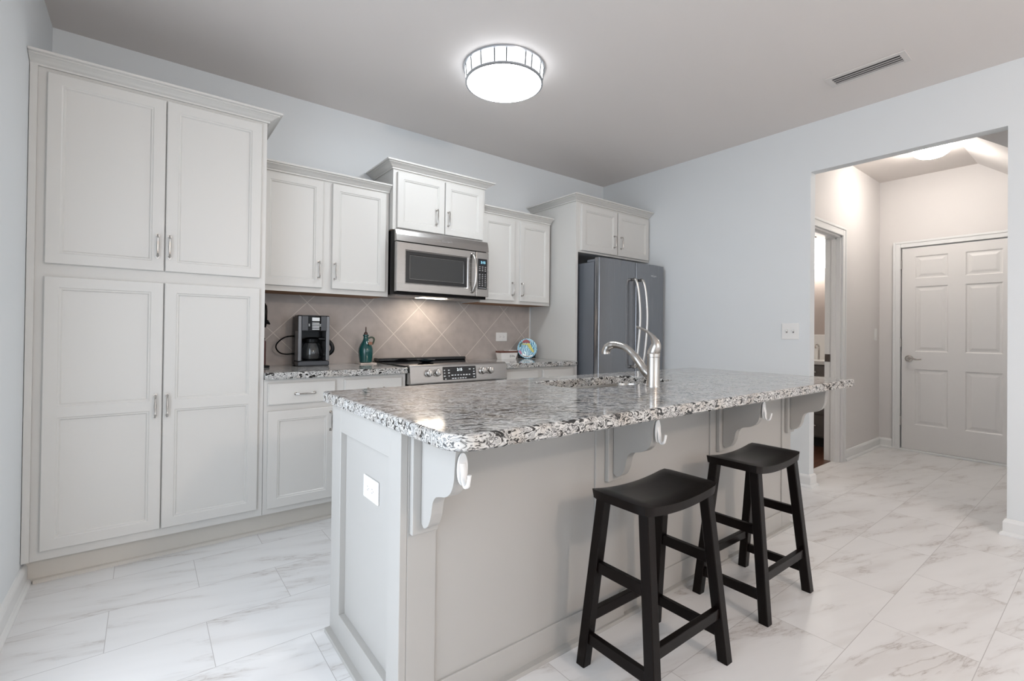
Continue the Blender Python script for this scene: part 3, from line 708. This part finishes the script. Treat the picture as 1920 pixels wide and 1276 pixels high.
tube(bm, smooth_path([(fx, fy-.002, 1.070), (fx+.002, fy-.012, 1.105), (fx, fy+.005, 1.140), (fx-.002, fy+.040, 1.168), (fx-.004, fy+.092, 1.187)], 5),
     [(.0275, .0275)]*3+[(.0265, .026), (.0255, .025), (.024, .023), (.022, .020), (.020, .018), (.018, .0155), (.0165, .0135), (.015, .0115), (.0135, .0095), (.0125, .008), (.012, .007), (.0115, .006), (.011, .0055), (.0105, .005), (.010, .0045), (.0095, .004), (.009, .004), (.0085, .0035)], 12); finish('lever', bm, NICKEL, fa, smooth=True)

# ------------------------------------------------------------------ stools
def make_stool(loc, label):
    st = thing('bar_stool', loc, label, 'stool', 'black saddle seat bar stools at the island')
    ox, oy, _ = loc
    bm = bmesh.new(); nx, ny = 16, 8; w, d = .215, .116
    def top(u, v): return .606+.020*u*u-.004*v*v*0
    rows = []
    def outline(s, ins):      # ring of points round the seat
        P = rrect(-w+ins, w-ins, -d+ins, d-ins, .012, 3); return P
    # grid top
    g = [[None]*(ny+1) for _ in range(nx+1)]
    lo = [[None]*(ny+1) for _ in range(nx+1)]
    for i in range(nx+1):
        for j in range(ny+1):
            u, v = -1+2*i/nx, -1+2*j/ny
            e = .006 if (i in (0, nx) or j in (0, ny)) else 0
            k = .007 if (i in (0, nx) and j in (0, ny)) else 0
            g[i][j] = bm.verts.new((ox+u*(w-k), oy+v*(d-k), top(u, v)-e)); lo[i][j] = bm.verts.new((ox+u*(w-.004-k), oy+v*(d-.003-k), top(u, v)-.036))
    for i in range(nx):
        for j in range(ny):
            bm.faces.new((g[i][j], g[i+1][j], g[i+1][j+1], g[i][j+1])); bm.faces.new((lo[i][j], lo[i][j+1], lo[i+1][j+1], lo[i+1][j]))
    for i in range(nx):
        bm.faces.new((g[i][0], lo[i][0], lo[i+1][0], g[i+1][0])); bm.faces.new((g[i][ny], g[i+1][ny], lo[i+1][ny], lo[i][ny]))
    for j in range(ny):
        bm.faces.new((g[0][j], g[0][j+1], lo[0][j+1], lo[0][j])); bm.faces.new((g[nx][j], lo[nx][j], lo[nx][j+1], g[nx][j+1]))
    finish('seat', bm, BLACKW, st, smooth=True, angle=40)
    tz = .585; hl = .019
    def axis(sx, sy, z):
        t = z/tz; bx_, by_ = .205, .146; tx, ty = .172, .088
        return Vector((ox+sx*(bx_+(tx-bx_)*t), oy+sy*(by_+(ty-by_)*t), z))
    for sx in (-1, 1):
        for sy in (-1, 1):
            bm = bmesh.new(); a, b = axis(sx, sy, 0), axis(sx, sy, tz)
            v = [bm.verts.new(p+Vector((dx*hl, dy*hl, 0))) for p in (a, b) for dx, dy in ((-1, -1), (1, -1), (1, 1), (-1, 1))]
            for f in ((3, 2, 1, 0), (4, 5, 6, 7), (0, 1, 5, 4), (1, 2, 6, 5), (2, 3, 7, 6), (3, 0, 4, 7)): bm.faces.new([v[i] for i in f])
            bmesh.ops.bevel(bm, geom=[e for e in bm.edges if abs(e.verts[0].co.z-e.verts[1].co.z) > .1], offset=.003, segments=1, affect='EDGES')
            finish('leg', bm, BLACKW, st)
    def rung(p, q, z, hh, ht):
        bm = bmesh.new(); a, b = axis(*p, z), axis(*q, z)
        if abs(a.x-b.x) > abs(a.y-b.y): bx(bm, min(a.x, b.x), max(a.x, b.x), a.y-ht, a.y+ht, z-hh, z+hh, .002)
        else: bx(bm, a.x-ht, a.x+ht, min(a.y, b.y), max(a.y, b.y), z-hh, z+hh, .002)
        finish('stretcher', bm, BLACKW, st)
    for sx in (-1, 1):
        for z in (.352, .100): rung((sx, -1), (sx, 1), z, .019, .010)
    for sy in (-1, 1): rung((-1, sy), (1, sy), .172, .018, .011)
    return st
s1 = make_stool((1.835, -2.556, 0), 'nearer black wooden saddle-seat bar stool, under the middle of the island counter')
s2 = s1.copy(); COL.objects.link(s2); s2.location = (2.588, -2.540, 0)
for ch in list(s1.children):
    c = ch.copy(); COL.objects.link(c); c.parent = s2
s2['label'] = 'farther black wooden saddle-seat bar stool, nearest the hallway opening'

# ------------------------------------------------------------------ outlets and switches
def plate(name, label, cat, centre, w, h, facing, kind, horizontal=False):
    """facing: '-y' or '-x'; kind: 'duplex' or number of toggles"""
    t = thing(name, centre, label, cat, 'white power outlets' if cat == 'outlet' else 'white light switches')
    mt = Matrix.Translation(centre) @ (Matrix.Rotation(R(-90), 4, 'Z') if facing == '-x' else Matrix.Identity(4))
    def fin(n, bm, m, par):
        bmesh.ops.transform(bm, matrix=mt, verts=bm.verts); return finish(n, bm, m, par)
    bm = bmesh.new(); bx(bm, -w/2, w/2, -.006, -.0003, -h/2, h/2, .0025); fin('cover_plate', bm, WPLAST, t)
    if kind == 'duplex':
        for s in (-1, 1):
            bm = bmesh.new(); c = s*.020
            pr = rrect(-.014, .014, -.0155, .0155, .006, 4) if not horizontal else rrect(-.0155, .0155, -.014, .014, .006, 4)
            prism(bm, [((a+(c if horizontal else 0)), b+(0 if horizontal else c)) for a, b in pr], .0025, 'y', -.0075); so = fin('socket', bm, WPLAST, t)
            bm = bmesh.new()
            cx_, cz_ = (c, 0) if horizontal else (0, c)
            for d in (-.006, .006):
                if horizontal: bx(bm, cx_-.005, cx_+.004, -.0078, -.0074, cz_+d-.001, cz_+d+.001)
                else: bx(bm, cx_+d-.001, cx_+d+.001, -.0078, -.0074, cz_-.003, cz_+.006)
            lathe(bm, [(.0025, -.0078), (.0025, -.0074)], (cx_+(.009 if horizontal else 0), 0, cz_-(0 if horizontal else .009)), 8, 'y'); fin('slots', bm, SCREW, so)
    elif kind == 'rocker':
        bm = bmesh.new(); bx(bm, -.0165, .0165, -.009, -.005, -.034, .034, .002); fin('rocker', bm, WPLAST, t)
    else:
        for k in range(kind):
            c = (k-(kind-1)/2)*.048
            bm = bmesh.new(); bx(bm, c-.005, c+.005, -.018, -.006, -.002, .012, .002); fin('toggle', bm, WPLAST, t)
            bm = bmesh.new(); bx(bm, c-.006, c+.006, -.0066, -.0058, -.013, .013); fin('toggle_slot', bm, SCREW, t)
    return t
plate('power_outlet', 'white wall outlet mounted sideways on the tile backsplash above the small box', 'outlet', (3.024, -.009, 1.114), .126, .080, '-y', 'duplex', True)
plate('power_outlet', 'white wall outlet on the left end panel of the island', 'outlet', (IX0+RE, -2.048, .631), .126, .074, '-x', 'duplex', True)
plate('light_switch', 'white double toggle light switch on the wall left of the hallway opening', 'light switch', (XR, -1.948, 1.188), .124, .126, '-x', 2)
plate('light_switch', 'white narrow light switch on the hall wall near the six-panel door corner', 'light switch', (6.43, YH, 1.175), .075, .125, '-y', 'rocker')

# ------------------------------------------------------------------ ceiling lamp and vent
cl = thing('ceiling_light', (2.138, -1.215, H), 'round flush-mount ceiling light glowing white above the kitchen', 'ceiling light')
LC = (2.138, -1.215, 0)
LAMPE = mat('lamp_diffuser', (.9, .9, .9), .4, emit=(.89, .95, 1.0), estr=KITCHEN_LAMP)
LAMPB = mat('lamp_band', (.9, .9, .92), .4, emit=(.90, .95, 1.0), estr=2.1)
GRY = mat('lamp_ring_grey', (.45, .47, .50), .3, .7)
bm = bmesh.new(); lathe(bm, [(.252, H), (.254, H-.006), (.252, H-.012), (.238, H-.014)], LC, 64); finish('mounting_ring', bm, GRY, cl, smooth=True)
bm = bmesh.new(); lathe(bm, [(.243, H-.014), (.236, H-.088)], LC, 64); bd = finish('glass_band', bm, LAMPB, cl, smooth=True)
bm = bmesh.new(); rnd = random.Random(8)
for k in range(18):
    a = R(360*k/18+rnd.uniform(-6, 6)); c, s = math.cos(a), math.sin(a)
    tube(bm, [(LC[0]+c*.2435, LC[1]+s*.2435, H-.015), (LC[0]+c*.2368, LC[1]+s*.2368, H-.087)], .0042, 6)
finish('band_seams', bm, mat('seam_grey', (.10, .105, .11), .8, spec=.1), bd)
bm = bmesh.new(); lathe(bm, [(.236, H-.086), (.239, H-.088), (.239, H-.098), (.228, H-.100), (.228, H-.088)], LC, 64); finish('trim_ring', bm, GRY, cl, smooth=True)
bm = bmesh.new(); lathe(bm, [(.229, H-.095), (.229, H-.0995), (.15, H-.104), (.05, H-.106), (.001, H-.1062)], LC, 64); finish('diffuser', bm, LAMPE, cl, smooth=True)
vt = thing('ceiling_vent', (3.872, -2.594, H), 'long white air vent with dark slots in the ceiling near the right wall', 'vent')
vx0, vx1, vy0, vy1 = 3.797, 3.948, -2.797, -2.389
bm = bmesh.new()
for a, b, c, d in ((vx0, vx1, vy0, vy0+.032), (vx0, vx1, vy1-.032, vy1), (vx0, vx0+.032, vy0+.032, vy1-.032), (vx1-.026, vx1, vy0+.032, vy1-.032)): bx(bm, a, b, c, d, H-.008, H-.0002, .002)
finish('frame', bm, mat('vent_frame', (.68, .65, .63), .5), vt)
box_obj('duct_shade_sheet', (vx0+.03, vx1-.024, vy0+.03, vy1-.03, H-.0025, H-.0003), DARKIN, vt)  # flat dark sheet, the shade inside the duct put into its colour
for x in (3.852, 3.878, 3.904):
    bm = bmesh.new(); t = bmesh.new(); bx(t, -.0035, .0035, vy0+.032, vy1-.032, -.0008, .0008); merge(bm, t, Matrix.Translation((x, 0, H-.007)) @ Matrix.Rotation(R(35), 4, 'Y')); finish('louver', bm, GREYV, vt)
hl = thing('ceiling_light', (5.66, -2.555, H), 'small round dome ceiling light glowing in the hallway beyond the opening', 'ceiling light')
bm = bmesh.new(); lathe(bm, [(.140, H), (.140, H-.02), (.130, H-.024)], (5.66, -2.555, 0), 40); finish('base_ring', bm, TRIM, hl, smooth=True)
bm = bmesh.new(); lathe(bm, [(.130, H-.020), (.129, H-.045), (.115, H-.075), (.085, H-.098), (.045, H-.110), (.001, H-.113)], (5.66, -2.555, 0), 40)
finish('dome', bm, mat('dome_glass', (.9, .88, .85), .4, emit=(1.0, .92, .84), estr=HALL_LAMP), hl, smooth=True)

# ------------------------------------------------------------------ counter items
CT = .9142
cm = thing('coffee_maker', (1.30, -.17, CT), 'black and silver drip coffee maker with glass carafe on the left counter', 'coffee maker')
kx0, kx1, kf, kb = 1.199, 1.402, -.235, -.065
SILV = mat('silver_plastic', (.15, .152, .158), .3, .5)
bm = bmesh.new(); bx(bm, kx0, kx1, kb-.075, kb, CT, CT+.335, .008); finish('rear_tank', bm, BLACKP, cm)
bm = bmesh.new(); prism(bm, [(kx0, kb-.07), (kx1, kb-.07), (kx1, kf+.02), (kx1-.02, kf+.004), ((kx0+kx1)/2, kf-.008), (kx0+.02, kf+.004), (kx0, kf+.02)], .105, 'z', CT+.235); hd = finish('brew_head', bm, BLACKP, cm)
for a, b in ((kx0+.001, kx0+.022), (kx1-.024, kx1-.001)):
    bm = bmesh.new(); bx(bm, a, b, kf+.003, kb-.07, CT+.036, CT+.334, .003); finish('side_trim', bm, SILV, cm)
GPAN = mat('grey_panel', (.04, .043, .05), .3)
for a, b, y in ((kx0+.022, kx0+.060, -.002), (kx1-.060, kx1-.024, -.002)):
    bm = bmesh.new(); bx(bm, a, b, kf+y-.002, kf+y+.012, CT+.238, CT+.334, .002); finish('head_panel', bm, GPAN, hd)
bm = bmesh.new(); bx(bm, kx0+.083, kx1-.072, kf-.0115, kf-.002, CT+.302, CT+.326, .001); finish('display', bm, LEGEND, hd)
for i in range(5):
    bm = bmesh.new(); bx(bm, kx0+.084, kx1-.073, kf-.0115, kf-.002, CT+.244+.0105*i, CT+.249+.0105*i); finish('button', bm, LEGEND, hd)
for z in (.268, .278):
    for a in (kx0+.066, kx1-.066):
        bm = bmesh.new(); bx(bm, a-.004, a+.004, kf-.009, kf-.001, CT+z, CT+z+.004); finish('button', bm, LEGEND, hd)
bm = bmesh.new(); bx(bm, kx0, kx1, kf, kb-.07, CT, CT+.034, .008); wp = finish('base', bm, GPAN, cm)
bm = bmesh.new(); lathe(bm, [(.066, CT+.034), (.066, CT+.038), (.05, CT+.039)], ((kx0+kx1)/2, kf+.075, 0), 28); finish('warming_plate', bm, BLACKP, wp)
kcx, kcy = (kx0+kx1)/2, kf+.070
bm = bmesh.new(); lathe(bm, [(.050, CT+.040), (.062, CT+.046), (.068, CT+.075), (.066, CT+.105), (.056, CT+.140), (.047, CT+.158), (.044, CT+.158), (.053, CT+.138), (.063, CT+.104), (.065, CT+.075), (.059, CT+.049), (.048, CT+.043)], (kcx, kcy, 0), 32)
cf = finish('carafe', bm, GLASS, cm, smooth=True)
bm = bmesh.new(); lathe(bm, [(.048, CT+.153), (.053, CT+.158), (.053, CT+.180), (.040, CT+.190), (.012, CT+.194)], (kcx, kcy, 0), 32)
tube(bm, smooth_path([(kcx+.042, kcy-.02, CT+.182), (kcx+.085, kcy-.04, CT+.178), (kcx+.118, kcy-.052, CT+.145), (kcx+.124, kcy-.055, CT+.105), (kcx+.100, kcy-.046, CT+.078), (kcx+.070, kcy-.033, CT+.072)], 5), [(.013, .009)]*26, 10, True, (0, 0, 1))
finish('carafe_handle', bm, BLACKP, cf, smooth=True)
bm = bmesh.new()
tube(bm, smooth_path([(kx0+.01, -.08, CT+.200), (kx0-.05, -.078, CT+.190), (kx0-.095, -.075, CT+.150), (kx0-.100, -.075, CT+.115), (kx0-.075, -.077, CT+.085), (kx0-.035, -.08, CT+.076), (kx0+.01, -.08, CT+.080)], 6), .0045, 8); finish('power_cord', bm, BLACKP, cm, smooth=True)
# drink maker half hidden by the pantry
dm = thing('drink_maker', (1.0, -.16, CT), 'slim black drink maker in the counter corner beside the pantry', 'appliance')
bm = bmesh.new(); bx(bm, .938, 1.030, -.24, -.07, CT, CT+.014, .004); finish('base', bm, BLACKP, dm)
bm = bmesh.new(); bx(bm, .940, .975, -.13, -.08, CT+.014, CT+.40, .010); finish('column', bm, BLACKP, dm)
bm = bmesh.new(); lathe(bm, [(.034, CT+.255), (.040, CT+.29), (.041, CT+.36), (.038, CT+.395), (.026, CT+.415), (.01, CT+.418)], (.986, -.16, 0), 24)
tube(bm, [(1.005, -.17, CT+.290), (1.025, -.175, CT+.290), (1.040, -.178, CT+.276)], [.02, .014, .003], 8); finish('head', bm, BLACKP, dm, smooth=True)
bm = bmesh.new(); lathe(bm, [(.030, CT+.175), (.034, CT+.178), (.034, CT+.188), (.022, CT+.192), (.016, CT+.25)], (.980, -.17, 0), 24); finish('collar', bm, CHROME, dm, smooth=True)
bm = bmesh.new(); lathe(bm, [(.036, CT+.015), (.039, CT+.02), (.039, CT+.165), (.030, CT+.176)], (.980, -.17, 0), 24); finish('bottle', bm, mat('mauve_bottle', (.13, .06, .06), .25), dm, smooth=True)
# teal cruet on a coaster
cr = thing('oil_cruet', (1.685, -.15, CT), 'teal glazed oil cruet bottle with pour spout beside the range', 'bottle')
bm = bmesh.new(); lathe(bm, [(.036, CT+.008), (.043, CT+.012), (.050, CT+.06), (.0525, CT+.09), (.050, CT+.115), (.040, CT+.140), (.026, CT+.162), (.018, CT+.180), (.0165, CT+.198), (.021, CT+.204), (.021, CT+.212), (.014, CT+.214)], (1.685, -.15, 0), 32); finish('bottle', bm, TEAL, cr, smooth=True)
bm = bmesh.new(); tube(bm, smooth_path([(1.702, -.155, CT+.185), (1.722, -.162, CT+.194), (1.738, -.168, CT+.186), (1.739, -.168, CT+.166), (1.728, -.164, CT+.140)], 5), .0062, 8); finish('handle', bm, OLIVE, cr, smooth=True)
bm = bmesh.new(); lathe(bm, [(.014, CT+.212), (.013, CT+.226), (.009, CT+.230), (.0045, CT+.233), (.004, CT+.262), (.0025, CT+.270)], (1.685, -.15, 0), 16); finish('pour_spout', bm, mat('dark_spout', (.05, .025, .02), .3, .5), cr, smooth=True)
bm = bmesh.new(); prism(bm, [(1.700+.016*math.cos(2*math.pi*i/16), CT+.150+.012*math.sin(2*math.pi*i/16)) for i in range(16)], .005, 'y', -.202); finish('charm', bm, RUST, cr)
bm = bmesh.new(); bx(bm, 1.625, 1.745, -.215, -.085, CT, CT+.0075, .002)
tag(finish('coaster', bm, mat('coaster_tile', (.60, .52, .46), .4)), 'flat square tile coaster beneath the teal cruet', 'coaster')
# small white box with brown rim
bxo = thing('keepsake_box', (2.995, -.135, CT), 'small white tapered box with brown rim and dark script on the right counter', 'box')
bm = bmesh.new()
lo = [(2.915, -.165), (3.075, -.165), (3.075, -.10), (2.915, -.10)]; hi = [(2.902, -.175), (3.090, -.175), (3.090, -.095), (2.902, -.095)]
v1 = [bm.verts.new((*p, CT)) for p in lo]; v2 = [bm.verts.new((*p, CT+.058)) for p in hi]
for i in range(4): bm.faces.new((v1[i], v1[(i+1) % 4], v2[(i+1) % 4], v2[i]))
bm.faces.new(v1[::-1]); bm.faces.new(v2); finish('body', bm, WHITEC, bxo)
bm = bmesh.new(); bx(bm, 2.898, 3.094, -.178, -.092, CT+.058, CT+.074, .003); finish('rim', bm, BROWNL, bxo)
bm = bmesh.new(); bx(bm, 2.990, 3.082, -.172, -.10, CT+.074, CT+.080, .002); finish('card', bm, WHITEC, bxo)
bm = bmesh.new()
def scr(pts): tube(bm, [(3.005+.058*a, -.1705-.0006, CT+.030+.020*b) for a, b in pts], .0012, 5)
scr([(0, -.5), (.05, .6), (.2, .5), (.12, .05), (.28, -.1), (.15, -.6), (0, -.5)]); scr([(.38, .7), (.42, -.5)]); scr([(.5, -.4), (.62, .3), (.7, -.4), (.8, .1), (.9, -.5), (1.0, -.1)])
finish('script_writing', bm, INK, bxo)
# painted plate on a stand
pl = thing('painted_plate', (3.222, -.13, CT), 'round painted souvenir plate in blue, yellow and red standing upright by the outlet', 'plate')
pc = Vector((3.222, -.150, CT+.094)); PR_ = .092; tilt = Matrix.Translation(pc) @ Matrix.Rotation(R(-28), 4, 'Z') @ Matrix.Rotation(R(-3), 4, 'X')
def pfin(n, bm, m, par): 
    bmesh.ops.transform(bm, matrix=tilt, verts=bm.verts); return finish(n, bm, m, par, smooth=True)
bm = bmesh.new(); lathe(bm, [(.02, .006), (.06, .006), (PR_, -.002), (PR_+.001, -.004), (PR_-.002, -.005), (.07, -.001), (.001, .000)], (0, 0, 0), 40, 'y'); pfin('dish', bm, SEA, pl)
def patch(n, pts, m, y=-.0035):
    bm = bmesh.new(); prism(bm, [(a*PR_, b*PR_) for a, b in pts], .004, 'y', y-.0008); pfin(n, bm, m, pl)
patch('peninsula', [(-.5, .50), (-.05, .48), (.15, .56), (.35, .40), (.50, .05), (.68, -.20), (.68, -.42), (.52, -.36), (.30, -.10), (.10, .14), (.02, .34), (-.2, .38), (-.52, .40)], YEL)
patch('red_land', [(-.55, .62), (-.42, .80), (-.12, .92), (.15, .82), (.35, .62), (.15, .54), (-.1, .58), (-.32, .54)], REDG)
patch('green_land', [(-.85, .10), (-.80, .45), (-.62, .62), (-.40, .60), (-.60, .40), (-.66, .16)], DGRN)
patch('pink_patch', [(-.92, -.25), (-.72, -.20), (-.55, -.45), (-.60, -.66), (-.82, -.42)], PINK)
patch('white_band', [(-.66, -.60), (-.3, -.72), (.2, -.74), (.6, -.60), (.52, -.78), (.1, -.90), (-.4, -.86)], WHITEC)
patch('black_band', [(-.5, -.70), (-.2, -.77), (.25, -.76), (.02, -.84), (-.35, -.82)], INK, -.0045)
bm = bmesh.new()
for s_ in (-1, 1):
    prism(bm, [(s_*.030, -.0915), (s_*.082, -.0915), (s_*.084, -.050), (s_*.078, -.030), (s_*.060, -.045)], .012, 'y', .016)
    tube(bm, [(s_*.045, .028, -.086), (s_*.045, .060, -.086), (s_*.020, .030, .03)], .0035, 6)
bx(bm, -.05, .05, .016, .030, -.0925, -.080, .002)
bmesh.ops.transform(bm, matrix=Matrix.Translation(pc) @ Matrix.Rotation(R(-28), 4, 'Z'), verts=bm.verts)
tag(finish('plate_stand', bm, BLACKP), 'black stand holding the painted plate on the right counter', 'stand')

# ------------------------------------------------------------------ bathroom seen through the doorway
vn = thing('bathroom_vanity', (6.1, -1.3, 0), 'grey bathroom vanity with drawers seen through the hall doorway', 'vanity')
VX = 5.95
bm = bmesh.new(); bx(bm, VX, 6.43, -1.80, -.60, .10, .855); finish('body', bm, GREYW, vn)
bm = bmesh.new(); bx(bm, VX+.05, 6.43, -1.80, -.60, 0, .10); finish('toe_kick', bm, DARKIN, vn)
for z0, z1 in ((.115, .33), (.345, .56), (.575, .70), (.715, .845)):
    bm = bmesh.new(); bx(bm, VX-.018, VX, -1.75, -1.30, z0, z1, .004); d = finish('drawer', bm, GREYW, vn)
    bm = bmesh.new(); lathe(bm, [(.006, -.018), (.006, -.03), (.014, -.036), (.012, -.044), (.004, -.046)], (VX, -1.585, (z0+z1)/2), 14, 'x'); finish('knob', bm, NICKEL, d, smooth=True)
bm = bmesh.new(); bx(bm, VX-.02, 6.435, -1.82, -.58, .856, .895, .004); bx(bm, 6.415, 6.437, -1.82, -.58, .895, 1.17, .003); vt2 = finish('vanity_top', bm, WHITEC, vn)
bm = bmesh.new(); tube(bm, smooth_path([(6.25, -1.50, .895), (6.25, -1.50, 1.02), (6.20, -1.51, 1.055), (6.12, -1.52, 1.05), (6.10, -1.525, 1.02)], 4), .010, 8); finish('vanity_faucet', bm, NICKEL, vn, smooth=True)
bl = thing('vanity_light', (6.44, -1.46, 2.1), 'glowing glass vanity light on the bathroom wall beyond the doorway', 'wall light')
BLE = mat('vanity_glass', (.9, .9, .88), .4, emit=(1.0, .95, .88), estr=13)
bm = bmesh.new(); bx(bm, 6.42, 6.439, -1.62, -1.10, 2.20, 2.30, .004); finish('back_plate', bm, BRONZE, bl)
for y in (-1.455, -1.20):
    bm = bmesh.new(); tube(bm, smooth_path([(6.43, y, 2.25), (6.38, y, 2.275), (6.33, y, 2.25)], 4), .012, 8); finish('arm', bm, BRONZE, bl, smooth=True)
    bm = bmesh.new(); lathe(bm, [(.055, 2.24), (.080, 2.22), (.083, 2.08), (.085, 1.915), (.080, 1.915)], (6.33, y, 0), 24); finish('glass_shade', bm, BLE, bl, smooth=True)
